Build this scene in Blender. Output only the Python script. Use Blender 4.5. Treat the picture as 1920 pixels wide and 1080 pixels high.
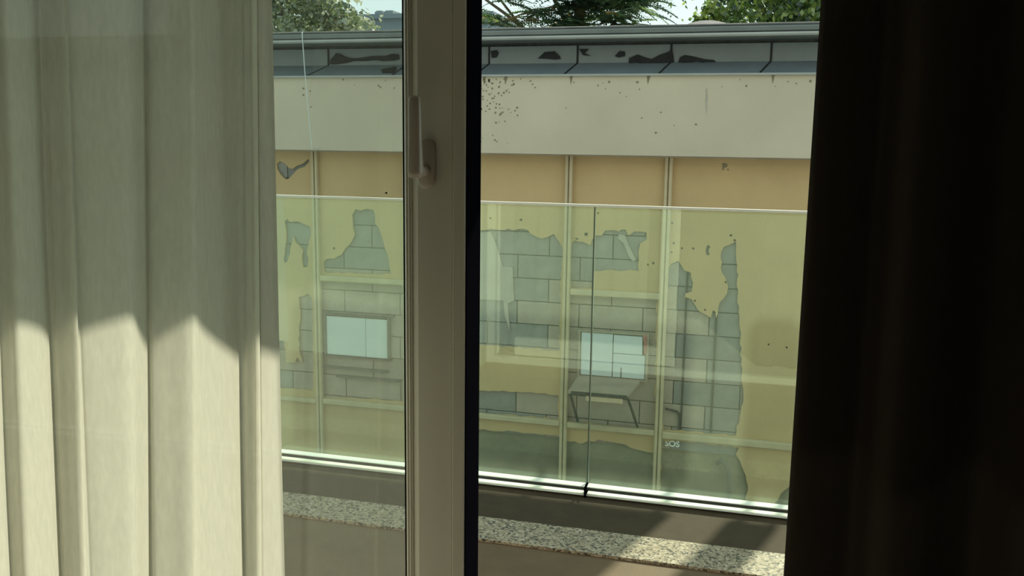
import bpy, bmesh, math, random
import numpy as np
from mathutils import Matrix, Vector
for o in list(bpy.data.objects): bpy.data.objects.remove(o)
S = bpy.context.scene; COL = S.collection
R = math.radians
rnd = random.Random(7)

# ------------------------------------------------------------------ camera
cd = bpy.data.cameras.new('camera'); cam = bpy.data.objects.new('camera', cd); COL.objects.link(cam)
PITCH, YAW, ROLL = R(9.24), R(15.1), 0.013
fwd = Vector((-math.sin(YAW)*math.cos(PITCH), math.cos(YAW)*math.cos(PITCH), -math.sin(PITCH)))
rt = Vector((math.cos(YAW), math.sin(YAW), 0)); dn = fwd.cross(rt)
r2 = math.cos(ROLL)*rt - math.sin(ROLL)*dn; d2 = math.sin(ROLL)*rt + math.cos(ROLL)*dn
M = Matrix(((r2.x, -d2.x, -fwd.x, 0), (r2.y, -d2.y, -fwd.y, 0), (r2.z, -d2.z, -fwd.z, 0), (0, 0, 0, 1)))
cam.matrix_world = Matrix.Translation((0, 0, 1.55)) @ M
cd.sensor_width = 36; cd.lens = 36*1700/1920; cd.clip_start = 0.05; cd.clip_end = 300
S.camera = cam

# ------------------------------------------------------------------ sky, sun, exposure
SKY_STRENGTH, SUN_STRENGTH, EXPOSURE = 1.12, 6.4, 0.0
SUN_DIR = Vector((0.31, 1.0, 0.70)).normalized()        # towards the sun, over the roof opposite
w = bpy.data.worlds.new('sky'); S.world = w; w.use_nodes = True
nt = w.node_tree; bg = nt.nodes['Background']
tc = nt.nodes.new('ShaderNodeTexCoord'); sp = nt.nodes.new('ShaderNodeSeparateXYZ'); cr = nt.nodes.new('ShaderNodeValToRGB')
nt.links.new(tc.outputs['Generated'], sp.inputs[0]); nt.links.new(sp.outputs['Z'], cr.inputs[0]); nt.links.new(cr.outputs[0], bg.inputs[0])
cr.color_ramp.elements[0].position = 0.0; cr.color_ramp.elements[0].color = (0.83, 1.0, 0.95, 1)
cr.color_ramp.elements[1].position = 0.5; cr.color_ramp.elements[1].color = (0.66, 0.88, 0.90, 1)
bg.inputs[1].default_value = SKY_STRENGTH
sl = bpy.data.lights.new('sun', 'SUN'); sl.energy = SUN_STRENGTH; sl.color = (1.0, 0.92, 0.74); sl.angle = R(0.45)
so = bpy.data.objects.new('sun', sl); COL.objects.link(so); so.location = (3, 9, 9)
so.rotation_euler = (-SUN_DIR).to_track_quat('-Z', 'Y').to_euler()
S.view_settings.view_transform = 'Standard'; S.view_settings.look = 'None'
S.view_settings.gamma = 1; S.view_settings.use_curve_mapping = False; S.view_settings.exposure = EXPOSURE

# ------------------------------------------------------------------ materials
def mat(name, col, rough=0.7, var=0.12, scale=6.0, bump=0.0, bscale=60.0, spec=0.3, metal=0.0, col2=None, stretch=None, detail=5.0):
    m = bpy.data.materials.new(name); m.use_nodes = True; n = m.node_tree; b = n.nodes['Principled BSDF']
    b.inputs['Roughness'].default_value = rough; b.inputs['Metallic'].default_value = metal; b.inputs['Specular IOR Level'].default_value = spec
    tc = n.nodes.new('ShaderNodeTexCoord'); mp = n.nodes.new('ShaderNodeMapping'); n.links.new(tc.outputs['Object'], mp.inputs[0])
    if stretch: mp.inputs['Scale'].default_value = stretch
    nz = n.nodes.new('ShaderNodeTexNoise'); nz.inputs['Scale'].default_value = scale; nz.inputs['Detail'].default_value = detail
    n.links.new(mp.outputs[0], nz.inputs['Vector'])
    cr = n.nodes.new('ShaderNodeValToRGB'); n.links.new(nz.outputs[0], cr.inputs[0]); n.links.new(cr.outputs[0], b.inputs['Base Color'])
    a = [max(0, c*(1-var)) for c in col]; z = col2 or [min(1, c*(1+var)) for c in col]
    cr.color_ramp.elements[0].position = 0.3; cr.color_ramp.elements[1].position = 0.7
    cr.color_ramp.elements[0].color = (*a, 1); cr.color_ramp.elements[1].color = (*z, 1)
    if bump:
        n2 = n.nodes.new('ShaderNodeTexNoise'); n2.inputs['Scale'].default_value = bscale; n2.inputs['Detail'].default_value = 4
        n.links.new(mp.outputs[0], n2.inputs['Vector'])
        bp = n.nodes.new('ShaderNodeBump'); bp.inputs['Strength'].default_value = bump; bp.inputs['Distance'].default_value = 0.01
        n.links.new(n2.outputs[0], bp.inputs['Height']); n.links.new(bp.outputs[0], b.inputs['Normal'])
    return m

def glass(name, tint, refl, reflcol=(1, 1, 1), veil=0.0, veilcol=(1, 1, 1)):
    m = bpy.data.materials.new(name); m.use_nodes = True; n = m.node_tree; n.nodes.clear()
    out = n.nodes.new('ShaderNodeOutputMaterial'); tr = n.nodes.new('ShaderNodeBsdfTransparent'); tr.inputs[0].default_value = (*tint, 1)
    gl = n.nodes.new('ShaderNodeBsdfGlossy'); gl.inputs['Roughness'].default_value = 0.0; gl.inputs[0].default_value = (*reflcol, 1)
    lw = n.nodes.new('ShaderNodeLayerWeight'); pw = n.nodes.new('ShaderNodeMath'); pw.operation = 'POWER'; pw.inputs[1].default_value = 5
    fr = n.nodes.new('ShaderNodeMath'); fr.operation = 'MULTIPLY_ADD'; fr.inputs[1].default_value = 1-refl; fr.inputs[2].default_value = refl   # Schlick, the same from both sides
    n.links.new(lw.outputs['Facing'], pw.inputs[0]); n.links.new(pw.outputs[0], fr.inputs[0])
    base = tr.outputs[0]
    if veil:  # pale haze mixed into the glass in place of a reflected veil
        tl = n.nodes.new('ShaderNodeBsdfTranslucent'); tl.inputs[0].default_value = (*veilcol, 1)
        mx0 = n.nodes.new('ShaderNodeMixShader'); mx0.inputs[0].default_value = veil
        n.links.new(base, mx0.inputs[1]); n.links.new(tl.outputs[0], mx0.inputs[2]); base = mx0.outputs[0]
    mx = n.nodes.new('ShaderNodeMixShader'); n.links.new(fr.outputs[0], mx.inputs[0]); n.links.new(base, mx.inputs[1]); n.links.new(gl.outputs[0], mx.inputs[2])
    n.links.new(mx.outputs[0], out.inputs[0]); return m

def cloth(name, col, tcol, trans, see=0.0, weave=900.0):
    m = bpy.data.materials.new(name); m.use_nodes = True; n = m.node_tree; n.nodes.clear()
    out = n.nodes.new('ShaderNodeOutputMaterial')
    tc = n.nodes.new('ShaderNodeTexCoord'); nz = n.nodes.new('ShaderNodeTexNoise'); nz.inputs['Scale'].default_value = 130; nz.inputs['Detail'].default_value = 6
    mp = n.nodes.new('ShaderNodeMapping'); mp.inputs['Scale'].default_value = (1, 1, 0.25); n.links.new(tc.outputs['Object'], mp.inputs[0]); n.links.new(mp.outputs[0], nz.inputs['Vector'])
    def ramp(c):
        cr = n.nodes.new('ShaderNodeValToRGB'); n.links.new(nz.outputs[0], cr.inputs[0])
        cr.color_ramp.elements[0].position = 0.3; cr.color_ramp.elements[1].position = 0.7
        cr.color_ramp.elements[0].color = (*[x*0.95 for x in c], 1); cr.color_ramp.elements[1].color = (*[min(1, x*1.05) for x in c], 1); return cr.outputs[0]
    df = n.nodes.new('ShaderNodeBsdfDiffuse'); n.links.new(ramp(col), df.inputs[0])
    tl = n.nodes.new('ShaderNodeBsdfTranslucent'); n.links.new(ramp(tcol), tl.inputs[0])
    mx = n.nodes.new('ShaderNodeMixShader'); mx.inputs[0].default_value = trans; n.links.new(df.outputs[0], mx.inputs[1]); n.links.new(tl.outputs[0], mx.inputs[2])
    o = mx.outputs[0]
    if see:
        tr = n.nodes.new('ShaderNodeBsdfTransparent'); m2 = n.nodes.new('ShaderNodeMixShader'); m2.inputs[0].default_value = see
        n.links.new(o, m2.inputs[1]); n.links.new(tr.outputs[0], m2.inputs[2]); o = m2.outputs[0]
    n.links.new(o, out.inputs[0]); return m

def granite(name):
    m = mat(name, (0.5, 0.42, 0.33), 0.45, 0.2, 18, 0.0); n = m.node_tree; b = n.nodes['Principled BSDF']
    tc = n.nodes.new('ShaderNodeTexCoord'); v = n.nodes.new('ShaderNodeTexVoronoi'); v.inputs['Scale'].default_value = 115
    n.links.new(tc.outputs['Object'], v.inputs['Vector'])
    cr = n.nodes.new('ShaderNodeValToRGB'); sx = n.nodes.new('ShaderNodeSeparateColor'); n.links.new(v.outputs['Color'], sx.inputs[0]); n.links.new(sx.outputs[0], cr.inputs[0])
    e = cr.color_ramp.elements; e[0].position = 0.0; e[0].color = (0.07, 0.06, 0.05, 1); e[1].position = 1; e[1].color = (0.62, 0.53, 0.42, 1)
    for p, c in ((0.16, (0.10, 0.09, 0.075, 1)), (0.24, (0.28, 0.22, 0.155, 1)), (0.55, (0.42, 0.32, 0.22, 1)), (0.8, (0.50, 0.40, 0.30, 1))):
        k = e.new(p); k.color = c
    n.links.new(cr.outputs[0], b.inputs['Base Color']); return m

M_ = dict(
 cream=mat('cream_fascia_paint', (0.53, 0.46, 0.345), 0.85, 0.06, 1.6, 0.15, 40),
 skin=mat('yellow_wall_paint', (0.53, 0.37, 0.19), 0.85, 0.08, 1.4, 0.25, 45),
 post=mat('pale_batten_paint', (0.52, 0.42, 0.27), 0.8, 0.10, 6, 0.2, 60),
 block=mat('grey_block', (0.27, 0.255, 0.23), 0.95, 0.12, 7, 0.5, 60),
 block2=mat('darker_grey_block', (0.23, 0.22, 0.20), 0.95, 0.12, 7, 0.5, 60),
 block3=mat('pinkish_block', (0.38, 0.31, 0.25), 0.95, 0.10, 7, 0.5, 60),
 mortar=mat('mortar', (0.14, 0.125, 0.11), 0.95, 0.2, 12),
 render=mat('grey_render', (0.22, 0.19, 0.13), 0.95, 0.22, 2.2, 0.4, 35),
 pale=mat('pale_render', (0.40, 0.36, 0.30), 0.9, 0.1, 3, 0.3, 40),
 board=mat('white_board', (0.60, 0.63, 0.63), 0.6, 0.05, 3, 0.05, 20),
 rust=mat('red_paint', (0.42, 0.17, 0.13), 0.8, 0.25, 25),
 dark=mat('dark_crack_and_shade', (0.05, 0.05, 0.045), 0.95, 0.3, 20),
 ledge=mat('ledge_timber', (0.36, 0.29, 0.22), 0.85, 0.15, 4, 0.3, 50),
 ledge_trim=mat('ledge_trim', (0.55, 0.42, 0.28), 0.8, 0.15, 8),
 zinc=mat('zinc_sheet', (0.165, 0.182, 0.178), 0.55, 0.13, 2.5, 0.1, 15, 0.4),
 zinc_b=mat('blue_zinc_sheet', (0.14, 0.165, 0.18), 0.5, 0.12, 2.5, 0.1, 15, 0.4),
 gutter=mat('gutter_metal', (0.135, 0.150, 0.143), 0.45, 0.12, 3, 0.05, 15, 0.5),
 gutter_lip=mat('gutter_lip_metal', (0.34, 0.35, 0.33), 0.4, 0.1, 3),
 tar=mat('torn_bitumen', (0.020, 0.020, 0.020), 0.9, 0.3, 14, 0.4, 50),
 wire=mat('pale_wire', (0.62, 0.66, 0.66), 0.5, 0.05),
 roof=mat('roof_felt', (0.22, 0.22, 0.21), 0.95, 0.2, 4),
 mound=mat('pinkish_clay', (0.55, 0.44, 0.40), 0.9, 0.1, 5),
 shade_screen=mat('added_screen_render', (0.5, 0.45, 0.38), 0.9, 0.1, 4, 0.3),
 far=mat('hazed_far_wall', (0.17, 0.21, 0.235), 0.9, 0.05, 0.6),  # distance haze is mixed into this wall and block colour
 farb=mat('hazed_far_block', (0.24, 0.28, 0.30), 0.9, 0.05, 0.6),
 alley=mat('alley_ground', (0.30, 0.29, 0.27), 0.95, 0.15, 2),
 pvc=mat('white_plastic', (0.78, 0.76, 0.68), 0.4, 0.03, 4, 0, 1, 0.45),
 black=mat('black_rubber', (0.004, 0.004, 0.006), 0.95, 0.1, 8, 0, 1, 0.0),
 handle=mat('handle_plastic', (0.60, 0.54, 0.47), 0.35, 0.04, 5, 0, 1, 0.5),
 alu=mat('white_aluminium', (0.94, 0.96, 0.92), 0.4, 0.03, 5, 0, 1, 0.5),
 seal=mat('grey_seal_and_shade', (0.09, 0.10, 0.09), 0.6, 0.1, 8),
 clear_seal=mat('clear_edge', (0.30, 0.38, 0.31), 0.3, 0.05, 8),
 tile=mat('brown_floor_tile', (0.18, 0.112, 0.062), 0.65, 0.10, 9, 0.1, 120, 0.35),
 strip=mat('dark_floor_strip', (0.080, 0.056, 0.035), 0.85, 0.12, 14, 0.2, 160, 0.25),
 granite=granite('speckled_granite'),
 outer=mat('own_facade', (0.46, 0.46, 0.39), 0.9, 0.04, 2),
 room=mat('room_wall_paint', (0.66, 0.65, 0.60), 0.9, 0.03, 2),
 roomfloor=mat('room_floor_wood', (0.46, 0.42, 0.36), 0.5, 0.15, 6, stretch=(1, 8, 1)),
 white=mat('ceiling_paint', (0.75, 0.73, 0.68), 0.9, 0.03, 2),
 bark=mat('bark', (0.16, 0.12, 0.09), 0.95, 0.3, 20, 0.4),
 bark_p=mat('pale_bark', (0.50, 0.48, 0.44), 0.9, 0.2, 20, 0.3),
 steel=mat('track_metal', (0.5, 0.5, 0.5), 0.4, 0.05),
 glass=glass('window_glass', (0.94, 0.97, 0.95), 0.09, (1, 1, 1)),
 bglass=glass('green_balcony_glass', (0.93, 1.0, 0.95), 0.05, (0.85, 1, 0.88), 0.028, (0.84, 1.0, 0.74)),
 sheer=cloth('sheer_cream_fabric', (0.69, 0.68, 0.61), (0.79, 0.77, 0.67), 0.55, 0.025),
 drape=cloth('dark_blackout_fabric', (0.060, 0.050, 0.043), (0.03, 0.025, 0.02), 0.03),
)
def leafmat(name, col, tcol):
    m = bpy.data.materials.new(name); m.use_nodes = True; n = m.node_tree; n.nodes.clear()
    out = n.nodes.new('ShaderNodeOutputMaterial'); df = n.nodes.new('ShaderNodeBsdfDiffuse'); tl = n.nodes.new('ShaderNodeBsdfTranslucent'); gl = n.nodes.new('ShaderNodeBsdfGlossy')
    df.inputs[0].default_value = (*col, 1); tl.inputs[0].default_value = (*tcol, 1); gl.inputs['Roughness'].default_value = 0.35
    a = n.nodes.new('ShaderNodeMixShader'); a.inputs[0].default_value = 0.55; b = n.nodes.new('ShaderNodeMixShader'); b.inputs[0].default_value = 0.08
    n.links.new(df.outputs[0], a.inputs[1]); n.links.new(tl.outputs[0], a.inputs[2]); n.links.new(a.outputs[0], b.inputs[1]); n.links.new(gl.outputs[0], b.inputs[2])
    n.links.new(b.outputs[0], out.inputs[0]); return m
LEAF = {
 'olive': [leafmat('olive_leaf', (0.17, 0.21, 0.10), (0.22, 0.28, 0.11)), leafmat('silver_leaf', (0.44, 0.47, 0.36), (0.36, 0.40, 0.26)), leafmat('dark_olive_leaf', (0.06, 0.09, 0.05), (0.10, 0.15, 0.05))],
 'dark': [leafmat('dark_leaf', (0.05, 0.085, 0.055), (0.08, 0.15, 0.06)), leafmat('mid_leaf', (0.11, 0.17, 0.08), (0.17, 0.28, 0.09)), leafmat('rusty_leaf', (0.22, 0.15, 0.06), (0.25, 0.18, 0.06))],
 'lime': [leafmat('lime_leaf', (0.28, 0.34, 0.09), (0.42, 0.54, 0.10)), leafmat('green_leaf', (0.13, 0.20, 0.06), (0.19, 0.32, 0.07)), leafmat('deep_leaf', (0.035, 0.065, 0.035), (0.06, 0.11, 0.04))],
}

# ------------------------------------------------------------------ helpers
def link(name, verts, faces, m, parent=None, smooth=False, mats=None, mi=None):
    v = np.array(verts, dtype=float); lo = v.min(0); hi = v.max(0); c = (lo+hi)/2
    if parent is None: c[2] = lo[2]
    me = bpy.data.meshes.new(name); me.from_pydata((v-c).tolist(), [], faces)
    for k in (mats or [m]): me.materials.append(k)
    if mi is not None: me.polygons.foreach_set('material_index', mi)
    if smooth: me.polygons.foreach_set('use_smooth', [True]*len(me.polygons))
    me.update(); o = bpy.data.objects.new(name, me); COL.objects.link(o); o.location = c
    if parent is not None:
        o.parent = parent; base = Vector(c); p = parent
        while p is not None: base -= p.location; p = p.parent
        o.location = base
    return o
class MB:
    def __init__(s): s.v = []; s.f = []
    def add(s, v, f):
        n = len(s.v); s.v += [tuple(p) for p in v]; s.f += [tuple(i+n for i in q) for q in f]; return s
    def box(s, x0, x1, y0, y1, z0, z1, b=0.0):
        """box; b bevels the four edges round the -y face"""
        if b:
            v = [(x0, y0+b, z0), (x1, y0+b, z0), (x1, y0+b, z1), (x0, y0+b, z1), (x0+b, y0, z0+b), (x1-b, y0, z0+b), (x1-b, y0, z1-b), (x0+b, y0, z1-b),
                 (x0, y1, z0), (x1, y1, z0), (x1, y1, z1), (x0, y1, z1)]
            f = [(4, 5, 6, 7), (0, 1, 5, 4), (1, 2, 6, 5), (2, 3, 7, 6), (3, 0, 4, 7), (8, 9, 1, 0), (9, 10, 2, 1), (10, 11, 3, 2), (11, 8, 0, 3), (9, 8, 11, 10)]
            return s.add(v, f)
        v = [(x0, y0, z0), (x1, y0, z0), (x1, y1, z0), (x0, y1, z0), (x0, y0, z1), (x1, y0, z1), (x1, y1, z1), (x0, y1, z1)]
        return s.add(v, [(3, 2, 1, 0), (4, 5, 6, 7), (0, 1, 5, 4), (1, 2, 6, 5), (2, 3, 7, 6), (3, 0, 4, 7)])
    def prism(s, poly, a, b, axis):
        """closed polygon extruded a..b; axis 'x': poly is (y,z); 'z': poly is (x,y); 'y': poly is (x,z)"""
        n = len(poly)
        g = {'x': lambda p, t: (t, p[0], p[1]), 'z': lambda p, t: (p[0], p[1], t), 'y': lambda p, t: (p[0], t, p[1])}[axis]
        v = [g(p, a) for p in poly]+[g(p, b) for p in poly]
        return s.add(v, [tuple(range(n)), tuple(range(2*n-1, n-1, -1))]+[(i, i+n, (i+1) % n+n, (i+1) % n) for i in range(n)])
    def tube(s, pts, rad, seg=8):
        pts = [Vector(p) for p in pts]; rr = rad if isinstance(rad, (list, tuple)) else [rad]*len(pts); n0 = len(s.v); vs = []; fs = []
        for i, p in enumerate(pts):
            d = (pts[min(i+1, len(pts)-1)]-pts[max(i-1, 0)]).normalized(); u = d.orthogonal().normalized() if i == 0 else (pu-d*pu.dot(d)).normalized(); pu = u; w_ = d.cross(u)
            for k in range(seg): a = 2*math.pi*k/seg; vs.append(p+rr[i]*(math.cos(a)*u+math.sin(a)*w_))
        for i in range(len(pts)-1):
            for k in range(seg): fs.append((i*seg+k, i*seg+(k+1) % seg, (i+1)*seg+(k+1) % seg, (i+1)*seg+k))
        fs.append(tuple(range(seg-1, -1, -1))); fs.append(tuple(range((len(pts)-1)*seg, len(pts)*seg)))
        return s.add(vs, fs)
    def build(s, name, m, parent=None, smooth=False): return link(name, s.v, s.f, m, parent, smooth)
def box(name, m, parent, *a, **k): return MB().box(*a, **k).build(name, m, parent)
def tag(o, label=None, cat=None, group=None, kind=None):
    for k, v in (('label', label), ('category', cat), ('group', group), ('kind', kind)):
        if v: o[k] = v
    return o
def empty(name, loc):
    o = bpy.data.objects.new(name, None); COL.objects.link(o); o.location = loc; o.empty_display_size = 0.1; return o
def struct(name, m, *a, **k): return tag(box(name, m, None, *a, **k), kind='structure')
def plate(name, outer, holes, y0, thick, m, parent, rough_edge=0.0):
    """sheet in the x-z plane with real cut-outs, its face towards -y at y0"""
    cu = bpy.data.curves.new(name, 'CURVE'); cu.dimensions = '2D'; cu.fill_mode = 'BOTH'; cu.extrude = thick/2
    for poly in [outer]+holes:
        sp = cu.splines.new('POLY'); sp.points.add(len(poly)-1); sp.use_cyclic_u = True
        for q, p in zip(sp.points, poly): q.co = (p[0], p[1], 0, 1)
    t = bpy.data.objects.new('tmp', cu); COL.objects.link(t); bpy.context.view_layer.update()
    me = bpy.data.meshes.new_from_object(t.evaluated_get(bpy.context.evaluated_depsgraph_get()))
    v = [(p.co.x, y0+thick/2-p.co.z, p.co.y) for p in me.vertices]; f = [tuple(p.vertices) for p in me.polygons]
    bpy.data.objects.remove(t); bpy.data.curves.remove(cu); bpy.data.meshes.remove(me)
    return link(name, v, f, m, parent)
def ragged(poly, amp=0.012, step=0.05, seed=1):
    """subdivide an outline and shake it so that flaked paint has a broken edge"""
    g = random.Random(seed); out = []
    for a, b in zip(poly, poly[1:]+poly[:1]):
        L = math.dist(a, b); n = max(1, int(L/step))
        for i in range(n):
            t = i/n; k = 0 if i == 0 else amp
            out.append((a[0]+(b[0]-a[0])*t+g.uniform(-k, k), a[1]+(b[1]-a[1])*t+g.uniform(-k, k)))
    return out
def blob(x, z, r, seed, n=8):
    g = random.Random(seed); return [(x+r*g.uniform(.65, 1.2)*math.cos(2*math.pi*i/n), z+r*g.uniform(.65, 1.2)*math.sin(2*math.pi*i/n)) for i in range(n)]
# outlines on the wall opposite, in metres (x, z)
HOLES = {'heart': [(-4.833, 1.279), (-4.798, 1.31), (-4.731, 1.281), (-4.698, 1.241), (-4.653, 1.232), (-4.607, 1.263), (-4.539, 1.285), (-4.471, 1.336), (-4.461, 1.31), (-4.518, 1.255), (-4.609, 1.219), (-4.655, 1.171), (-4.702, 1.13), (-4.736, 1.123), (-4.791, 1.168), (-4.828, 1.228)], 'fork': [(-4.763, 0.687), (-4.731, 0.716), (-4.701, 0.68), (-4.619, 0.692), (-4.538, 0.667), (-4.467, 0.642), (-4.46, 0.54), (-4.493, 0.446), (-4.515, 0.371), (-4.496, 0.297), (-4.509, 0.222), (-4.56, 0.21), (-4.572, 0.293), (-4.556, 0.388), (-4.605, 0.442), (-4.645, 0.477), (-4.664, 0.532), (-4.687, 0.457), (-4.711, 0.343), (-4.744, 0.267), (-4.776, 0.246), (-4.785, 0.302), (-4.76, 0.435), (-4.746, 0.566)], 'leftlow': [(-4.62, -0.105), (-4.506, -0.065), (-4.464, -0.115), (-4.464, -0.305), (-4.462, -0.535), (-4.471, -0.922), (-4.485, -1.119), (-4.903, -1.115), (-4.917, -0.899), (-4.882, -0.584), (-4.802, -0.597), (-4.788, -0.83), (-4.682, -0.822), (-4.659, -0.762), (-4.598, -0.815), (-4.636, -0.663), (-4.61, -0.315)], 'leftmid': [(-3.994, 0.778), (-3.954, 0.842), (-3.905, 0.826), (-3.836, 0.846), (-3.758, 0.84), (-3.741, 0.696), (-3.702, 0.661), (-3.646, 0.501), (-3.608, 0.393), (-3.59, 0.266), (-3.571, 0.191), (-3.965, 0.174), (-4.316, 0.171), (-4.324, 0.286), (-4.283, 0.316), (-4.202, 0.32), (-4.121, 0.361), (-4.08, 0.427), (-3.999, 0.513), (-3.968, 0.578), (-3.987, 0.651)], 'leftboard': [(-4.388, 0.076), (-3.388, 0.079), (-3.395, -1.131), (-4.411, -1.175)], 'bay2': [(-2.97, 0.646), (-2.656, 0.667), (-2.517, 0.692), (-2.144, 0.696), (-2.114, 0.66), (-2.036, 0.625), (-1.997, 0.617), (-1.882, 0.669), (-1.823, 0.587), (-1.793, 0.532), (-1.792, 0.456), (-1.807, 0.285), (-1.802, 0.133), (-1.797, 0.018), (-1.806, -0.136), (-1.797, -0.446), (-1.81, -0.482), (-2.075, -0.478), (-2.628, -0.483), (-2.968, -0.491)], 'bay2low': [(-2.968, -0.964), (-2.625, -0.951), (-2.228, -0.931), (-1.806, -0.928), (-1.797, -1.173), (-2.623, -1.192), (-2.967, -1.203)], 'bay2base': [(-2.967, -1.377), (-2.622, -1.364), (-2.222, -1.345), (-1.781, -1.352), (-1.768, -1.951), (-2.966, -2.093)], 'bay3': [(-1.719, 0.507), (-1.706, 0.584), (-1.678, 0.614), (-1.649, 0.605), (-1.596, 0.603), (-1.523, 0.573), (-1.483, 0.669), (-1.417, 0.671), (-1.39, 0.719), (-1.305, 0.727), (-1.258, 0.715), (-1.231, 0.735), (-1.193, 0.736), (-1.163, 0.681), (-1.109, 0.721), (-1.053, 0.723), (-0.998, 0.716), (-0.991, 0.651), (-1.049, 0.611), (-1.065, 0.536), (-1.065, 0.405), (-1.054, 0.349), (-1.284, 0.342), (-1.474, 0.328), (-1.497, 0.149), (-1.7, 0.154), (-1.709, 0.316)], 'bay3board': [(-1.726, 0.081), (-0.874, 0.084), (-0.85, -1.191), (-1.739, -1.191)], 'bay3base': [(-1.731, -1.387), (-1.544, -1.398), (-1.39, -1.342), (-1.236, -1.357), (-1.101, -1.382), (-0.948, -1.416), (-0.854, -1.426), (-0.835, -1.92), (-1.716, -2.027)], 'bay4': [(-0.779, 0.389), (-0.759, 0.432), (-0.692, 0.463), (-0.663, 0.423), (-0.634, 0.376), (-0.572, 0.358), (-0.547, 0.262), (-0.557, 0.177), (-0.611, 0.16), (-0.616, 0.124), (-0.554, 0.107), (-0.518, 0.053), (-0.481, -0.001), (-0.426, -0.026), (-0.37, -0.058), (-0.353, 0.014), (-0.332, 0.005), (-0.323, -0.062), (-0.296, 0.094), (-0.234, 0.181), (-0.239, 0.278), (-0.29, 0.372), (-0.306, 0.564), (-0.282, 0.613), (-0.179, 0.665), (-0.157, 0.448), (-0.139, 0.159), (-0.11, -0.034), (-0.073, -0.481), (-0.042, -0.715), (-0.035, -0.843), (-0.062, -0.99), (-0.086, -1.173), (-0.298, -1.18), (-0.548, -1.18), (-0.767, -1.187), (-0.794, -1.0)], 'bay4base': [(-0.776, -1.289), (-0.46, -1.28), (-0.046, -1.286), (-0.077, -1.355), (-0.032, -1.424), (0.022, -1.55), (0.048, -1.65), (0.036, -1.814), (0.031, -1.979), (-0.768, -2.049)], 'bay4corner': [(0.469, -1.572), (0.354, -1.695), (0.294, -1.813), (0.286, -1.917), (0.527, -1.916)], 'crescent': [(-0.447, 0.578), (-0.439, 0.61), (-0.422, 0.625), (-0.404, 0.601), (-0.416, 0.587), (-0.418, 0.556), (-0.406, 0.539), (-0.424, 0.524), (-0.442, 0.536)]}
DOTS = [(-0.74, 0.628, 0.013), (-0.663, 0.58, 0.0087), (-0.561, 0.584, 0.0087), (-0.757, 0.54, 0.0072), (-0.761, 0.814, 0.013), (-0.227, 0.718, 0.0087), (-0.192, 0.675, 0.0116), (0.161, -0.274, 0.0101), (0.323, -0.29, 0.0116), (-0.252, 0.284, 0.0087), (-0.427, 0.013, 0.0072), (-0.523, 0.095, 0.0087), (-2.521, 0.797, 0.009), (-2.213, 0.792, 0.0157), (-1.569, 0.675, 0.0216), (-1.659, 0.629, 0.0157), (-1.461, 0.881, 0.0118), (-0.923, 0.43, 0.0137), (-0.973, 0.414, 0.0079), (-4.204, 0.425, 0.016), (-3.617, 1.012, 0.013)]
PLASTER_ISLAND = [(-1.257, 0.687), (-1.201, 0.68), (-1.16, 0.588), (-1.111, 0.496), (-1.086, 0.451), (-1.118, 0.44), (-1.157, 0.485), (-1.208, 0.605), (-1.265, 0.649)]
PALE_PLASTER = [(-2.646, 0.654), (-2.517, 0.663), (-2.445, 0.484), (-2.394, 0.323), (-2.295, 0.322), (-2.275, -0.01), (-2.34, -0.043), (-2.312, -0.326), (-2.368, -0.172), (-2.384, -0.016), (-2.928, -0.019), (-2.929, 0.643)]
TAR = {'a': [(-4.16, 2.32), (-4.098, 2.38), (-4.051, 2.369), (-3.988, 2.34), (-3.909, 2.325), (-3.814, 2.334), (-3.72, 2.347), (-3.579, 2.346), (-3.502, 2.366), (-3.44, 2.358), (-3.433, 2.313), (-3.549, 2.3), (-3.814, 2.299), (-3.909, 2.303), (-4.052, 2.276), (-4.173, 2.274)], 'a2': [(-3.547, 2.274), (-3.485, 2.308), (-3.416, 2.321), (-3.417, 2.238), (-3.463, 2.217), (-3.556, 2.183)], 'b': [(-2.053, 2.305), (-1.988, 2.363), (-1.893, 2.369), (-1.845, 2.326), (-1.835, 2.3), (-1.948, 2.3)], 'c': [(-2.51, 2.379), (-2.451, 2.387), (-2.431, 2.36), (-2.455, 2.319), (-2.499, 2.315)], 'd': [(-1.663, 2.386), (-1.575, 2.385), (-1.611, 2.35), (-1.555, 2.323), (-1.629, 2.332)], 'e': [(-1.204, 2.257), (-1.201, 2.301), (-1.125, 2.331), (-1.052, 2.304), (-0.997, 2.29), (-0.933, 2.324), (-0.846, 2.354), (-0.82, 2.384), (-0.804, 2.314), (-0.797, 2.258), (-1.011, 2.251)], 'f': [(-0.762, 2.257), (-0.746, 2.305), (-0.703, 2.322), (-0.623, 2.308), (-0.535, 2.285), (-0.448, 2.276), (-0.43, 2.258)], 'g': [(-1.333, 2.32), (-1.289, 2.364), (-1.244, 2.359), (-1.238, 2.319), (-1.297, 2.306)]}

# ------------------------------------------------------------------ the room shell
struct('floor', M_['roomfloor'], -3.2, 2.2, -2.6, 1.5, -0.15, 0.0)
struct('ceiling', M_['white'], -3.2, 2.2, -2.6, 1.5, 2.62, 2.75)
struct('wall_left', M_['room'], -3.3, -3.2, -2.7, 1.5, -0.15, 2.75)
struct('wall_right', M_['room'], 2.2, 2.3, -2.7, 1.5, -0.15, 2.75)
struct('wall_back', M_['room'], -3.2, 2.2, -2.7, -2.6, -0.15, 2.75)
b = MB()
b.box(-3.3, -1.80, 1.5, 1.75, -0.15, 2.75); b.box(0.98, 2.3, 1.5, 1.75, -0.15, 2.75); b.box(-1.80, 0.98, 1.5, 1.75, 2.36, 2.75)
tag(b.build('wall_front', M_['outer']), kind='structure')

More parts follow.
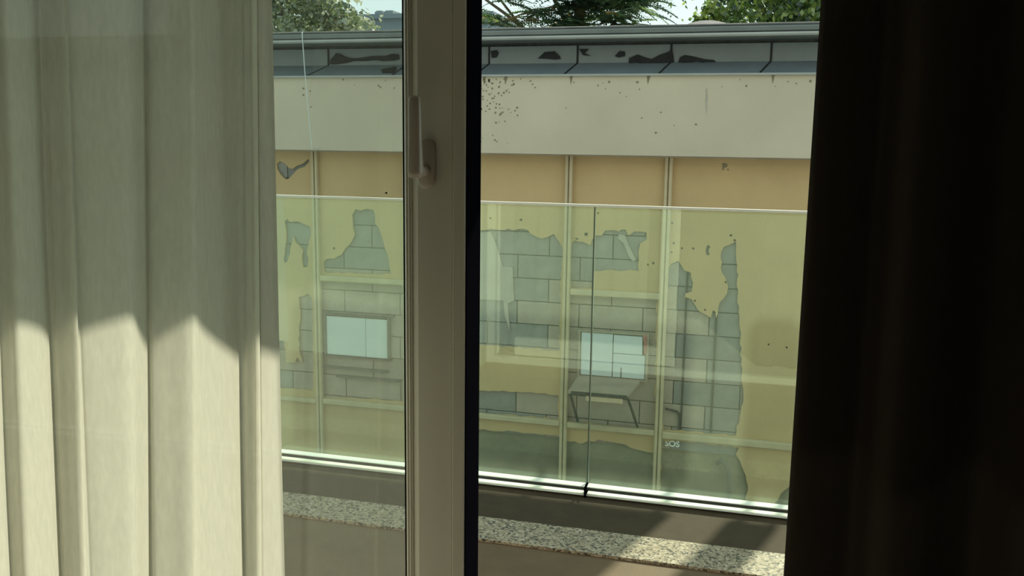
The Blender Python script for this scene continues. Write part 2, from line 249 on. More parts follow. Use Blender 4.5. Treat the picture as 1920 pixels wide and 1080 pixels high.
# the window: fixed outer frame, closed left sash with its handle, open right half
win = MB()
win.box(-1.80, -1.74, 1.52, 1.64, 0.0, 2.36); win.box(0.92, 0.98, 1.52, 1.64, 0.0, 2.36)
win.box(-1.74, 0.92, 1.52, 1.64, 2.30, 2.36); win.box(-1.74, 0.92, 1.585, 1.64, 0.0, 0.045)
win = tag(win.build('window_1', M_['pvc']), kind='structure')
sec = [(-0.6130, 1.536), (-0.6120, 1.522), (-0.6070, 1.516), (-0.6055, 1.519), (-0.6000, 1.512), (-0.5985, 1.516), (-0.5945, 1.508), (-0.5930, 1.512),
       (-0.5800, 1.502), (-0.5785, 1.500), (-0.5770, 1.500), (-0.5150, 1.500), (-0.5138, 1.503), (-0.5122, 1.503), (-0.5115, 1.494), (-0.5095, 1.492), (-0.4900, 1.492),
       (-0.4880, 1.494), (-0.4875, 1.572), (-0.6130, 1.572)]
st = MB().prism(sec, 0.05, 2.29, 'z').build('sash_stile', M_['pvc'], win)
st2 = MB().prism([(-1.115-(x+0.615)-0.61, y) for x, y in sec[::-1]], 0.05, 2.29, 'z')
st2.box(-1.612, -0.613, 1.50, 1.572, 0.05, 0.17); st2.box(-1.612, -0.613, 1.50, 1.572, 2.17, 2.29)
st2.build('sash_frame', M_['pvc'], win)
edge = MB().box(-0.4874, -0.4855, 1.4945, 1.5735, 0.05, 2.29); edge.build('edge_gasket', M_['black'], win)
MB().box(-0.6175, -0.6131, 1.528, 1.545, 0.17, 2.17).build('glazing_gasket', M_['black'], win)
tag(MB().box(-1.612, -0.6132, 1.537, 1.541, 0.165, 2.175).build('window_pane', M_['glass'], win), 'clear glass pane')
# handle on the stile: rosette, neck and a lever turned up
hb = MB(); hx, hz = -0.5600, 1.497
pts = []
for k in range(25):
    a = math.pi*k/24; pts.append((hx-0.0155*math.cos(a), hz-0.016-0.0155*math.sin(a)))
for k in range(25):
    a = math.pi*k/24; pts.append((hx+0.0155*math.cos(a), hz+0.038+0.0155*math.sin(a)))
n = len(pts)
ins = [(hx+(x-hx)*.86, hz+.011+(z-hz-.011)*.95) for x, z in pts]
hb.add([(x, 1.4995, z) for x, z in pts]+[(x, 1.492, z) for x, z in pts]+[(x, 1.489, z) for x, z in ins], [(i, (i+1) % n, (i+1) % n+n, i+n) for i in range(n)]+[(i+n, (i+1) % n+n, (i+1) % n+2*n, i+2*n) for i in range(n)]+[tuple(range(2*n, 3*n))])
handle = hb.build('handle_rosette', M_['handle'], win, True)
nk = MB().tube([(hx, 1.490, hz), (hx, 1.468, hz), (hx, 1.452, hz+0.002), (hx-0.0005, 1.443, hz+0.010)], [0.0105, 0.0095, 0.0105, 0.0112], 16); nk.build('handle_neck', M_['handle'], handle, True)
lv = MB(); prof = []
def ring(z, hw, y0, y1): return [(hx-0.001+hw*math.copysign(abs(math.cos(a))**.6, math.cos(a)), (y0+y1)/2+(y1-y0)/2*math.copysign(abs(math.sin(a))**.6, math.sin(a)), z) for a in [2*math.pi*k/16 for k in range(16)]]
rows = [(hz-0.011, .004, 1.440, 1.449), (hz-0.011, .0095, 1.436, 1.454), (hz, .0125, 1.434, 1.457), (hz+0.02, .0118, 1.435, 1.454), (hz+0.06, .0108, 1.436, 1.450), (hz+0.105, .0103, 1.436, 1.449), (hz+0.120, .0095, 1.437, 1.449), (hz+0.1245, .005, 1.440, 1.447)]
vs = []; [vs.extend(ring(*r)) for r in rows]
fs = [(i*16+k, i*16+(k+1) % 16, (i+1)*16+(k+1) % 16, (i+1)*16+k) for i in range(len(rows)-1) for k in range(16)]+[tuple(range(15, -1, -1)), tuple(range((len(rows)-1)*16, len(rows)*16))]
lv.add(vs, fs).build('handle_lever', M_['handle'], handle, True)

# ------------------------------------------------------------------ the balcony outside
struct('balcony_floor', M_['tile'], -4.5, 3.2, 1.5, 3.199, -0.18, 0.0)
struct('balcony_edge_strip', M_['strip'], -4.5, 3.2, 3.405, 3.93, -0.18, 0.001)
struct('granite_kerb', M_['granite'], -4.5, 3.2, 3.199, 3.405, -0.18, 0.011)
struct('balcony_slab_above', M_['white'], -4.5, 3.2, 1.75, 3.83, 3.0, 3.16)
struct('upper_front_wall', M_['outer'], -4.5, 3.2, 1.5, 1.75, 2.75, 5.6)
struct('lower_front_wall', M_['outer'], -4.5, 3.2, 3.5, 3.93, -3.2, -0.18)
rail = tag(empty('glass_railing', (-0.5, 3.82, 0.0)), 'frameless green tinted glass balcony railing with slim white metal rails', 'railing')
for x0, x1 in ((-4.4, -2.205), (-2.195, -0.672), (-0.666, 1.20), (1.21, 3.1)):
    box('glass_pane', M_['bglass'], rail, x0, x1, 3.816, 3.824, 0.014, 1.277)
MB().box(-4.4, 3.1, 3.809, 3.831, 1.276, 1.286).build('top_rail', M_['alu'], rail)
for x0, x1 in ((-4.4, -2.205), (-2.195, -0.672), (-0.663, 1.20), (1.21, 3.1)):
    MB().box(x0, x1, 3.767, 3.815, 0.041, 0.045, b=0.001).build('bottom_rail', M_['alu'], rail)
    MB().box(x0, x1, 3.769, 3.772, 0.027, 0.041).build('rail_gap_shade', M_['seal'], rail)  # dark strip coloured as the shaded gap between the two rails
    MB().box(x0, x1, 3.757, 3.815, 0.007, 0.012, b=0.001).build('bottom_rail', M_['alu'], rail)
MB().box(-0.6715, -0.6685, 3.813, 3.827, 0.046, 1.275).build('joint_seal', M_['seal'], rail)
MB().box(-0.6685, -0.6655, 3.814, 3.826, 0.046, 1.275).build('glass_edge', M_['clear_seal'], rail)
for x in (-2.2, -0.6675, 1.205):
    MB().box(x-0.005, x+0.005, 3.750, 3.812, 0.0012, 0.048, b=0.002).build('rail_clamp', M_['black'], rail)

# ------------------------------------------------------------------ curtains
def spline(P, n=6):
    out = []
    for i in range(len(P)-1):
        p0, p1, p2, p3 = [np.array(P[max(0, min(len(P)-1, j))]) for j in (i-1, i, i+1, i+2)]
        for k in range(n):
            t = k/n; out.append(tuple(0.5*((2*p1)+(-p0+p2)*t+(2*p0-5*p1+4*p2-p3)*t*t+(-p0+3*p1-3*p2+p3)*t**3)))
    out.append(tuple(P[-1])); return out
def curtain(name, P, zs, fx, m, label, n=6):
    prof = spline(P, n); v = []; f = []; L = len(prof)
    for z in zs:
        for i, (x, y) in enumerate(prof): v.append((*fx(x, y, z, i), z))
    for j in range(len(zs)-1):
        for i in range(L-1): f.append((j*L+i, j*L+i+1, (j+1)*L+i+1, (j+1)*L+i))
    return tag(link(name, v, f, m, None, True), label, 'curtain')
PS = [(-2.10, 1.37), (-2.02, 1.34), (-1.99, 1.325), (-1.95, 1.365), (-1.91, 1.37), (-1.84, 1.34), (-1.81, 1.325), (-1.77, 1.365), (-1.73, 1.37), (-1.66, 1.34), (-1.63, 1.325), (-1.59, 1.365), (-1.55, 1.37), (-1.49, 1.34), (-1.465, 1.325),
      (-1.43, 1.365), (-1.40, 1.368), (-1.365, 1.345), (-1.3396, 1.326), (-1.334, 1.335), (-1.333, 1.352), (-1.322, 1.357), (-1.29, 1.352), (-1.255, 1.341), (-1.2265, 1.3255), (-1.2225, 1.329), (-1.2235, 1.338), (-1.2215, 1.352), (-1.2205, 1.372), (-1.213, 1.376), (-1.198, 1.358),
      (-1.184, 1.3465), (-1.177, 1.351), (-1.160, 1.363), (-1.135, 1.376), (-1.115, 1.382), (-1.098, 1.377), (-1.073, 1.357), (-1.050, 1.338), (-1.0310, 1.3245), (-1.0272, 1.3275), (-1.0290, 1.337), (-1.0255, 1.345), (-1.007, 1.366), (-0.990, 1.388), (-0.976, 1.394),
      (-0.945, 1.372), (-0.90, 1.350), (-0.855, 1.334), (-0.8375, 1.3255), (-0.8335, 1.329), (-0.8345, 1.338), (-0.8325, 1.350), (-0.833, 1.360), (-0.826, 1.361), (-0.8139, 1.3405), (-0.808, 1.340), (-0.790, 1.338), (-0.772, 1.334), (-0.766, 1.338)]
zs = [0.02+2.54*k/30 for k in range(31)]
def fx(x, y, z, i):          # each fold hangs at its own slight slant
    x, y = x*0.948, y*0.948
    s = float(np.interp(x, [-1.181, -1.125, -0.994, -0.807, -0.777, -0.737], [0.0403, 0.0307, 0.0569, 0.0118, 0.0351, 0.0045]))
    return x+s*(z-0.93)+0.002*math.sin(3.1*z+i*.13), 1.282+(y-1.282)*(1.0+0.10*math.sin(2.3*z+i*.17))
curtain('sheer_curtain', PS, zs, fx, M_['sheer'], 'cream sheer curtain in soft vertical folds, its lower half glowing with sunlight')
PD = [(0.060, 1.200), (0.066, 1.190), (0.085, 1.188), (0.115, 1.196), (0.140, 1.205), (0.150, 1.190), (0.160, 1.160), (0.180, 1.145), (0.215, 1.155), (0.25, 1.185), (0.28, 1.205), (0.30, 1.19), (0.32, 1.15), (0.35, 1.14), (0.39, 1.17),
      (0.42, 1.20), (0.45, 1.18), (0.48, 1.14), (0.52, 1.15), (0.56, 1.20), (0.60, 1.18), (0.64, 1.14), (0.70, 1.16), (0.76, 1.20), (0.82, 1.15), (0.90, 1.14), (0.98, 1.20), (1.06, 1.15), (1.16, 1.20)]
def fd(x, y, z, i):
    k = 1+0.05*(1.3-z); return 0.060+(x-0.060)*k, 1.18+(y-1.18)*(1+0.12*math.sin(1.1*z+i*.04))
curtain('dark_curtain', PD, zs, fd, M_['drape'], 'nearly black blackout curtain hanging in loose folds right of the open window')
tr = MB().box(-2.3, 1.5, 1.12, 1.40, 2.563, 2.62)
tag(tr.build('curtain_track', M_['steel']), 'slim metal ceiling track above both curtains', 'track')

# ------------------------------------------------------------------ the building opposite
bd = tag(empty('opposite_building', (-2.0, 9.0, -3.2)), 'low run-down building opposite with grey gutter, cream fascia and peeling yellow wall', 'building')
XL, XR = -9.0, 3.2
box('core_wall', M_['mortar'], bd, XL, XR, 8.58, 8.8, -3.2, 2.2)
box('roof_deck', M_['roof'], bd, XL, XR, 8.50, 11.5, 2.44, 2.50)
box('back_wall', M_['render'], bd, XL, XR, 11.3, 11.5, -3.2, 2.44)
# yellow paint and render with the flaked-off holes cut right through it
hl = [ragged(p, 0.010, 0.045, i) for i, p in enumerate(HOLES.values())]
hl += [blob(x, z, max(r, .012), i) for i, (x, z, r) in enumerate(DOTS)]
plate('painted_render', [(XL, -3.2), (XR, -3.2), (XR, 1.62), (XL, 1.62)], hl, 8.50, 0.022, M_['skin'], bd)
# grey blocks behind, laid in courses with open joints, where the holes bare them
bbs = [(min(p[0] for p in q), max(p[0] for p in q), min(p[1] for p in q), max(p[1] for p in q), k) for k, q in HOLES.items()]
for r in range(-8, 7):
    z0 = -0.010+r*0.2285; z1 = z0+0.2285
    off = -2.245 if r % 2 == 1 else -1.93
    k0 = math.floor((-5.6-off)/0.62)
    for k in range(k0, k0+12):
        x0 = off+k*0.62; x1 = x0+0.62
        hit = [q[4] for q in bbs if q[0] < x1 and q[1] > x0 and q[2] < z1 and q[3] > z0]
        if not hit or z1 < -1.2: continue
        pink = any('board' in h for h in hit)
        m = M_['block3'] if pink else M_[rnd.choice(['block', 'block', 'block2'])]
        d = 8.524+rnd.uniform(0, 0.006)
        MB().box(x0+0.004, x1-0.004, d, 8.58, z0+0.004, z1-0.004, b=0.004).build('concrete_block', m, bd)
box('base_render', M_['render'], bd, XL, XR, 8.528, 8.58, -3.2, -1.26)
plate('plaster_remnant', PLASTER_ISLAND, [], 8.505, 0.02, M_['pale'], bd)
plate('plaster_remnant', PALE_PLASTER, [], 8.515, 0.008, M_['pale'], bd)
# vertical chases beside the third post
MB().box(-0.610, -0.595, 8.516, 8.53, -1.17, 0.36).build('wall_chase', M_['dark'], bd)
MB().box(-0.330, -0.312, 8.514, 8.53, -1.17, -0.02).build('wall_chase', M_['dark'], bd)
# battens: paired ribs with a groove
def post(x, z0, z1, w=0.068):
    g = 0.012
    MB().box(x-w/2, x-g/2, 8.452, 8.50, z0, z1, b=0.005).box(x-g/2, x+g/2, 8.478, 8.50, z0, z1).box(x+g/2, x+w/2, 8.452, 8.50, z0, z1, b=0.005).build('vertical_batten', M_['post'], bd)
for x in (-4.388, -1.742, -0.810): post(x, -2.4, 1.60)
post(-7.03, -2.4, 1.60)
for x0, x1, z, h in ((-4.352, -3.42, 0.114, 0.055), (-1.706, -0.846, 0.118, 0.058), (-7.0, -4.424, -1.218, 0.045), (-4.352, -1.778, -1.208, 0.055), (-1.706, -0.846, -1.214, 0.055), (-0.774, 1.8, -1.226, 0.066)):
    MB().box(x0, x1, 8.455, 8.50, z-h/2, z+h/2, b=0.008).build('horizontal_batten', M_['post'], bd)
post(-3.39, -1.19, 1.60)
# boarded openings
def opening(xa, xb, ledge):
    cx = xa+(xb-xa)*.5
    b = [(xa, cx-0.004, -0.700, -0.277), (cx+0.004, xb, -0.700, -0.468), (cx+0.004, xb-0.03, -0.462, -0.282)] if ledge else [(xa, cx+.1, -0.70, -0.29), (cx+.104, xb, -0.70, -0.29)]
    fr = MB()
    fr.box(xa-.03, xb+.03, 8.49, 8.53, -0.270, -0.252); fr.box(xa-.03, xb+.03, 8.49, 8.53, -0.722, -0.706); fr.box(xa-.03, xa-.006, 8.49, 8.53, -0.706, -0.27); fr.box(xb+.006, xb+.03, 8.49, 8.53, -0.706, -0.27)
    fr.build('opening_frame', M_['ledge'] if ledge else M_['mortar'], bd)
    box('opening_back', M_['dark'], bd, xa-.02, xb+.02, 8.518, 8.54, -0.71, -0.265)
    for x0, x1, z0, z1 in b: MB().box(x0, x1, 8.500, 8.517, z0, z1, b=0.003).build('board', M_['board'], bd)
opening(-1.590, -0.965, True); opening(-4.305, -3.62, False)
MB().box(-1.196, -1.188, 8.497, 8.502, -0.70, -0.60).build('board_crack', M_['dark'], bd)
plate('paint_mark', ragged([(-0.990, -0.262), (-0.955, -0.262), (-0.950, -0.36), (-0.957, -0.45), (-0.972, -0.46), (-0.98, -0.38)], .005, .03, 3), [], 8.488, 0.004, M_['rust'], bd)
plate('paint_mark', ragged([(-0.872, -0.25), (-0.858, -0.25), (-0.852, -0.33), (-0.862, -0.40), (-0.870, -0.33)], .003, .03, 4), [], 8.519, 0.004, M_['rust'], bd)
# projecting ledge on two props under the right-hand board
lg = MB().add([(-1.605, 8.5, -0.712), (-1.005, 8.5, -0.712), (-1.058, 8.02, -0.735), (-1.610, 8.02, -0.735), (-1.605, 8.5, -0.742), (-1.005, 8.5, -0.742), (-1.058, 8.02, -0.765), (-1.610, 8.02, -0.765)],
              [(0, 1, 2, 3), (7, 6, 5, 4), (3, 2, 6, 7), (1, 5, 6, 2), (0, 3, 7, 4), (0, 4, 5, 1)]).build('ledge_shelf', M_['ledge'], bd)
MB().box(-1.58, -1.06, 8.005, 8.02, -0.768, -0.738).build('ledge_front_edge', M_['dark'], lg)
MB().box(-1.44, -1.10, 8.01, 8.025, -0.815, -0.770).build('ledge_trim', M_['ledge_trim'], lg)
for xt, xb_ in ((-1.60, -1.60), (-1.062, -1.012)):
    MB().tube([(xt, 8.05, -0.76), (xb_, 8.47, -1.165)], 0.014, 6).build('ledge_prop', M_['dark'], lg)
for x0, x1, z in ((-4.30, -3.55, -0.250), (-4.36, -3.62, -0.838), (-4.2, -3.5, -0.93)):
    MB().box(x0, x1, 8.49, 8.53, z-.011, z+.011).build('ledge_strip', M_['mortar'], bd)
# elbow pipe and stain shapes low on the wall
plate('pipe_outline', [(-0.755, -0.965), (-0.640, -0.985), (-0.615, -1.01), (-0.608, -1.17), (-0.624, -1.17), (-0.630, -1.02), (-0.650, -1.0), (-0.755, -0.982)], [], 8.500, 0.02, M_['dark'], bd)
MB().tube([(-0.245, 8.49, -1.46), (-0.215, 8.47, -1.42), (-0.165, 8.46, -1.44), (-0.135, 8.46, -1.52), (-0.12, 8.47, -1.66), (-0.105, 8.49, -1.85)], 0.020, 8).build('bent_pipe', M_['mortar'], bd, True)
# writing sprayed on the wall
def words(t, x, z, size, m, y):
    cu = bpy.data.curves.new('t', 'FONT'); cu.body = t; cu.size = size; cu.extrude = 0.002; cu.offset = size*.03
    o = bpy.data.objects.new('t', cu); COL.objects.link(o); bpy.context.view_layer.update()
    me = bpy.data.meshes.new_from_object(o.evaluated_get(bpy.context.evaluated_depsgraph_get()))
    v = [(x+p.co.x, y-p.co.z, z+p.co.y) for p in me.vertices]; f = [tuple(p.vertices) for p in me.polygons]
    bpy.data.objects.remove(o); return link('sprayed_writing', v, f, m, bd)
words('SOS', -0.745, -1.345, 0.080, M_['alu'], 8.515)
words('P.', -0.335, 1.31, 0.085, M_['render'], 8.498)
# cream fascia with drips, grey flashing sheets and gutter
box('fascia_beam', M_['cream'], bd, XL, XR, 8.30, 8.58, 1.43, 2.150)
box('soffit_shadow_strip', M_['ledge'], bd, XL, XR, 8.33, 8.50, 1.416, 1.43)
for i in range(150):
    x = -2.62+abs(rnd.gauss(0, .20)) if i < 95 else rnd.uniform(-4.8, .4); z = 2.12-abs(rnd.gauss(0, .10 if i > 120 else .27)); r = rnd.uniform(.004, .012)
    if z < 1.45: continue
    plate('mould_spot', blob(x, z, r, i, 6), [], 8.298, 0.003, M_['render'], bd)
for x in (-2.55, -2.34, -1.72, -1.02, 0.05, -3.0): plate('drip_stain', ragged([(x, 2.14), (x+.03, 2.14), (x+.02, 2.09), (x+.012, 2.06), (x+.004, 2.10)], .004, .02, int(x*99)), [], 8.298, 0.003, M_['render'], bd)
plate('drip_stain', ragged([(-0.50, 2.02), (-0.485, 2.02), (-0.478, 1.86), (-0.485, 1.80), (-0.495, 1.86)], .004, .03, 9), [], 8.298, 0.003, M_['pale'], bd)
MB().box(XL, XR, 8.27, 8.30, 2.135, 2.152).build('flashing_lip', M_['gutter_lip'], bd)
tops = [-8.3, -7.2, -5.9, -5.05, -4.19, -3.36, -2.526, -1.679, -0.826, 0.037, 0.9, 1.77, 2.6]
ap = []
for a, b_ in zip(tops, tops[1:]):
    s = -0.15 if -4.5 < a < -4.0 else -0.085
    s2 = -0.15 if -4.5 < b_ < -4.0 else -0.085
    j = rnd.uniform(0, .008); g = 0.009
    y0, y1 = 8.435-j, 8.45
    p = MB().add([(a+g, y0, 2.262), (b_-g, y0, 2.262), (b_-g, y0, 2.418), (a+g, y0, 2.418), (a+g, y1, 2.262), (b_-g, y1, 2.262), (b_-g, y1, 2.418), (a+g, y1, 2.418)], [(0, 1, 2, 3), (0, 4, 5, 1), (1, 5, 6, 2), (2, 6, 7, 3), (3, 7, 4, 0)]).build('apron_panel', M_['zinc'], bd); ap.append((a, p))
    MB().add([(a+g+s, 8.275, 2.153), (b_-g+s2, 8.275, 2.153), (b_-g, y0, 2.262), (a+g, y0, 2.262), (a+g+s, 8.275, 2.143), (b_-g+s2, 8.275, 2.143), (b_-g, y1, 2.25), (a+g, y1, 2.25)], [(0, 1, 2, 3), (0, 4, 5, 1), (1, 5, 6, 2), (3, 7, 4, 0)]).build('sloped_panel', M_['zinc_b'], bd)
    if b_ < 2.5:
        MB().add([(b_-g, 8.426, 2.262), (b_+g, 8.426, 2.262), (b_+g, 8.426, 2.421), (b_-g, 8.426, 2.421), (b_-g+s2, 8.270, 2.156), (b_+g+s2, 8.270, 2.156), (b_-g, 8.45, 2.262), (b_+g, 8.45, 2.262), (b_+g, 8.45, 2.421), (b_-g, 8.45, 2.421)],
                 [(0, 1, 2, 3), (4, 5, 1, 0), (1, 7, 8, 2), (3, 9, 6, 0)]).build('seam_strip', M_['tar'], bd)
box('gutter_shade_backing', M_['dark'], bd, XL, XR, 8.452, 8.58, 2.15, 2.46)  # dark sheet standing in for the shade under the gutter
for k, p in TAR.items():
    x = sum(q[0] for q in p)/len(p); par = [o for a, o in ap if a <= x][-1]
    if k == 'a2': MB().add([(-3.60, 8.36, 2.215), (-3.46, 8.40, 2.245), (-3.43, 8.36, 2.215), (-3.44, 8.30, 2.172), (-3.56, 8.30, 2.172), (-3.5, 8.42, 2.24)], [(0, 1, 2, 3, 4), (5, 1, 0), (5, 2, 1)]).build('torn_felt', M_['tar'], par)
    else: plate('torn_felt', ragged(p, .008, .05, 5), [], 8.418, 0.008, M_['tar'], par)
gp = [(8.158, 2.488), (8.150, 2.492), (8.146, 2.520), (8.150, 2.533), (8.175, 2.535), (8.46, 2.46), (8.46, 2.446), (8.176, 2.450), (8.176, 2.488)]
MB().prism(gp, XL, XR, 'x').build('gutter', M_['gutter'], bd)
MB().prism([(8.138, 2.462), (8.142, 2.478), (8.176, 2.478), (8.176, 2.448), (8.150, 2.450)], XL, XR, 'x').build('gutter_lip', M_['gutter_lip'], bd)
MB().prism([(8.40, 2.50), (8.30, 2.520), (8.22, 2.548), (8.215, 2.560), (8.235, 2.565), (8.6, 2.555), (8.6, 2.5)], XL, XR, 'x').build('roof_edge', M_['roof'], bd)
MB().tube([(-4.312, 8.14, 2.552), (-4.310, 8.125, 2.54), (-4.29, 8.13, 2.15), (-4.262, 8.14, 1.7), (-4.25, 8.16, 1.45), (-4.25, 8.31, 1.44)], 0.0042, 6).build('cable', M_['wire'], bd)
# on the roof: a low clay hump, gravel, two unseen screens added to shade the balcony
mb = MB(); seg = 20; prof = [(0.0, .075), (.10, .07), (.18, .05), (.235, .02), (.25, .0)]
mb.add([(-0.62+r*1.05*math.cos(2*math.pi*k/seg), 10+r*math.sin(2*math.pi*k/seg), 2.735+h) for r, h in prof for k in range(seg)], [(i*seg+k, i*seg+(k+1) % seg, (i+1)*seg+(k+1) % seg, (i+1)*seg+k) for i in range(len(prof)-1) for k in range(seg)])
mb.box(-0.86, -0.38, 9.76, 10.24, 2.50, 2.737)
mb.build('roof_hump', M_['mound'], bd)
for x0, x1, y0, y1, z0, z1, legs in ((-0.60, 1.278, 8.70, 8.73, 3.525, 4.18, (0.62, 1.2)), (1.542, 1.745, 8.80, 8.83, 3.595, 4.30, (1.57, 1.70))):
    t = MB().box(x0, x1, y0, y1, z0, z1).box(x0+.03, x1-.03, y0+.005, y1-.005, z1, z1+.03).build('added_shade_screen', M_['shade_screen'], bd)
    for x in legs:
        box('added_screen_post', M_['steel'], t, x, x+.03, y0, y1, 2.50, z0)

# ------------------------------------------------------------------ alley, far building, trees
struct('alley_ground', M_['alley'], -16, 12, 3.78, 40, -3.4, -3.2)
fb = tag(empty('far_building', (-13, 32, -3.2)), 'distant flat-roofed building tinted blue-grey for haze with two rooftop blocks', 'building')
box('wall', M_['far'], fb, -19, -9, 30, 36, -3.2, 5.62); box('roof_slab', M_['far'], fb, -19.2, -8.8, 29.8, 36.2, 5.62, 5.77)
for x0, x1 in ((-13.30, -13.02), (-12.96, -12.62)): MB().box(x0, x1, 30.4, 31.2, 5.77, 5.93).box(x0+.03, x1-.03, 30.45, 31.15, 5.93, 5.97).build('rooftop_block', M_['farb'], fb)

def foliage(name, clusters, per, size, mats, probs, parent, seed):
    g = np.random.default_rng(seed); C = np.array([c[:3] for c in clusters]); Rr = np.array([c[3] for c in clusters])
    N = len(C)*per; ctr = np.repeat(C, per, 0)+g.normal(size=(N, 3))*np.repeat(Rr, per)[:, None]*np.array([.5, .5, .42])
    d = g.normal(size=(N, 3)); d[:, 2] -= .25; d /= np.linalg.norm(d, axis=1)[:, None]
    e = np.cross(d, g.normal(size=(N, 3))); e /= np.linalg.norm(e, axis=1)[:, None]; nrm = np.cross(d, e)
    L = size*g.uniform(.7, 1.3, N)[:, None]; W = L*.30
    v = np.stack([ctr, ctr+d*L*.45+e*W+nrm*L*.06, ctr+d*L, ctr+d*L*.45-e*W+nrm*L*.06], 1).reshape(-1, 3)
    f = [(4*i, 4*i+1, 4*i+2, 4*i+3) for i in range(N)]
    cl = np.repeat(g.choice(len(mats), len(C), p=probs), per); mi = np.where(g.random(N) < .45, cl, g.choice(len(mats), N, p=probs))
    return tag(link(name, v, f, None, parent, False, mats, mi.astype(np.int32)), kind='stuff')
def crown(cx, cy, cz, rx, ry, rz, n, cr, seed, shell=.55):
    g = random.Random(seed); out = []
    while len(out) < n:
        p = [g.uniform(-1, 1) for _ in range(3)]; q = math.sqrt(sum(t*t for t in p))
        if q > 1 or q < shell*g.random(): continue
        out.append((cx+p[0]*rx, cy+p[1]*ry, cz+p[2]*rz, cr*g.uniform(.7, 1.3)))
    return out
def trunk(pts, rad, branches, m, parent):
    MB().tube(pts, rad, 10).build('trunk', m, parent, True)
    for p, r in branches: MB().tube(p, r, 6).build('branch', m, parent, True)

t1 = tag(empty('tree', (-8.9, 16, -3.2)), 'silvery olive leafy tree above the roof at far left, beside the distant building', 'tree')
trunk([(-8.9, 16, -3.2), (-8.85, 16, 0), (-8.95, 16, 2.2), (-8.9, 16, 4)], [.2, .17, .13, .06], [([(-8.93, 16, 1.8), (-8.3, 15.7, 2.7), (-7.7, 15.5, 3.3)], [.07, .05, .02]), ([(-8.93, 16, 2.2), (-9.5, 15.8, 3.0), (-10, 15.6, 3.8)], [.07, .05, .02])], M_['bark'], t1)
foliage('foliage', crown(-9.1, 16, 3.35, 1.85, 1.6, 1.5, 110, .42, 11)+[(-7.25, 15.4, 3.55, .25), (-7.5, 15.3, 3.75, .3), (-7.9, 15.2, 4.0, .35)], 190, .115, LEAF['olive'], [.4, .38, .22], t1, 21)

t2 = tag(empty('tree', (-2.7, 13, -3.2)), 'dark tree of drooping feathery leaves above the roof, middle of the three trees', 'tree')
trunk([(-2.7, 13, -3.2), (-2.65, 13, 0), (-2.6, 13, 2.4), (-2.55, 13, 4.4)], [.18, .15, .11, .04],
      [([(-2.6, 13, 2.0), (-3.1, 12.7, 2.95), (-3.55, 12.5, 3.30), (-4.2, 12.4, 3.75)], [.05, .035, .024, .012]), ([(-3.0, 12.75, 2.75), (-3.25, 12.5, 3.05), (-3.75, 12.3, 3.7)], [.03, .024, .012]), ([(-2.6, 13, 2.4), (-2.1, 12.8, 3.1), (-1.7, 12.7, 3.6)], [.05, .03, .015]), ([(-2.6, 13, 2.9), (-2.9, 12.8, 3.5), (-3.2, 12.7, 4.1)], [.04, .03, .012])], M_['bark'], t2)
g = random.Random(5); FV = []; FF = []; FM = []
def frond(o, d, L):
    d = Vector(d).normalized(); side = d.cross(Vector((g.uniform(-.5, .5), g.uniform(-.5, .5), 1))).normalized(); up = side.cross(d)
    mi = g.choices([0, 1, 2], [.62, .28, .10])[0]; n = 11
    for k in range(n):
        t = (k+1)/n; c = Vector(o)+d*L*t+Vector((0, 0, -.35*L*t*t))
        for s in (-1, 1):
            ll = L*.30*(1-.45*t)*g.uniform(.8, 1.2); a = (side*s+d*.55+Vector((0, 0, -.35))).normalized(); wv = d*ll*.17
            q = len(FV); FV.extend([tuple(c), tuple(c+a*ll*.5+wv), tuple(c+a*ll), tuple(c+a*ll*.5-wv)]); FF.append((q, q+1, q+2, q+3)); FM.append(mi)
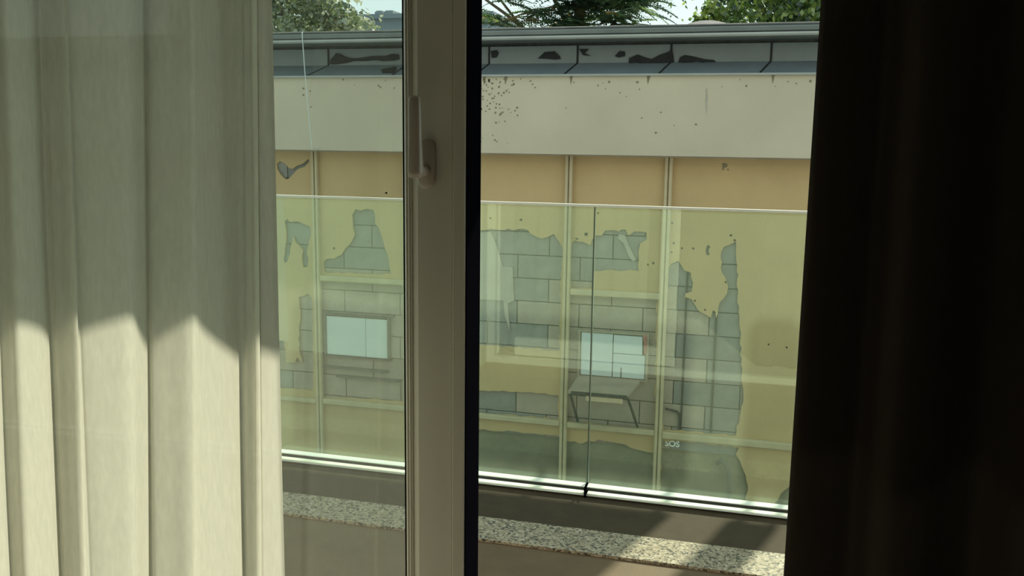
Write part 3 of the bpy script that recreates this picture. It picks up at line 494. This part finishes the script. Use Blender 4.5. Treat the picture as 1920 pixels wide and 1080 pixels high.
def tuft(c, n, L):
    for k in range(n):
        a = 2*math.pi*k/n+g.random(); frond(c, (math.cos(a), math.sin(a), g.uniform(-.25, .6)), L*g.uniform(.75, 1.2))
for k in range(60): tuft((g.gauss(-2.35, .42), g.uniform(12.0, 13.7), g.uniform(2.55, 4.6)), 9, .46)
for k in range(60): tuft((g.uniform(-3.05, -1.75), g.uniform(12.0, 12.8), g.uniform(2.5, 3.7)), 9, .36)
for c in ((-3.95, 12.3, 3.30), (-4.1, 12.35, 3.12), (-3.45, 12.2, 3.42), (-3.2, 12.2, 3.15), (-3.7, 12.2, 3.12), (-3.9, 12.4, 3.55), (-3.55, 12.5, 3.18), (-3.62, 12.3, 2.98), (-3.3, 12.6, 3.02), (-3.35, 12.3, 3.6), (-4.25, 12.4, 3.6), (-3.75, 12.3, 3.85), (-3.05, 12.5, 2.9), (-1.75, 12.6, 3.1), (-1.72, 12.5, 3.4), (-1.9, 12.4, 2.85), (-1.55, 12.6, 3.62), (-3.1, 12.4, 3.3)): tuft(c, 8, .42)
tag(link('foliage', FV, FF, None, t2, False, LEAF['dark'], np.array(FM, dtype=np.int32)), kind='stuff')

t3 = tag(empty('tree', (0.75, 14.8, -3.2)), 'bushy bright green tree above the roof at right, beside the dark curtain', 'tree')
trunk([(0.75, 14.8, -3.2), (0.7, 14.8, 0), (0.75, 14.8, 3), (0.7, 14.8, 6.0)], [.24, .2, .15, .05], [([(0.73, 14.8, 2), (0.1, 14.5, 3.2), (-.5, 14.3, 4.2)], [.08, .05, .02]), ([(0.73, 14.8, 2.5), (1.4, 14.6, 3.8), (1.9, 14.5, 5)], [.08, .05, .02])], M_['bark'], t3)
foliage('foliage', crown(0.72, 14.8, 4.3, 1.75, 1.7, 2.6, 170, .45, 12, .4)+[(-.62, 14.0, 3.2, .25), (-.45, 13.9, 3.35, .3), (-.85, 14.0, 3.05, .2), (-.95, 14.0, 3.28, .12), (-.75, 13.9, 3.45, .2), (-.1, 13.8, 3.1, .35), (.3, 13.7, 3.2, .4), (.7, 13.7, 3.3, .4), (1.1, 13.7, 3.2, .4)], 170, .105, LEAF['lime'], [.42, .36, .22], t3, 22)
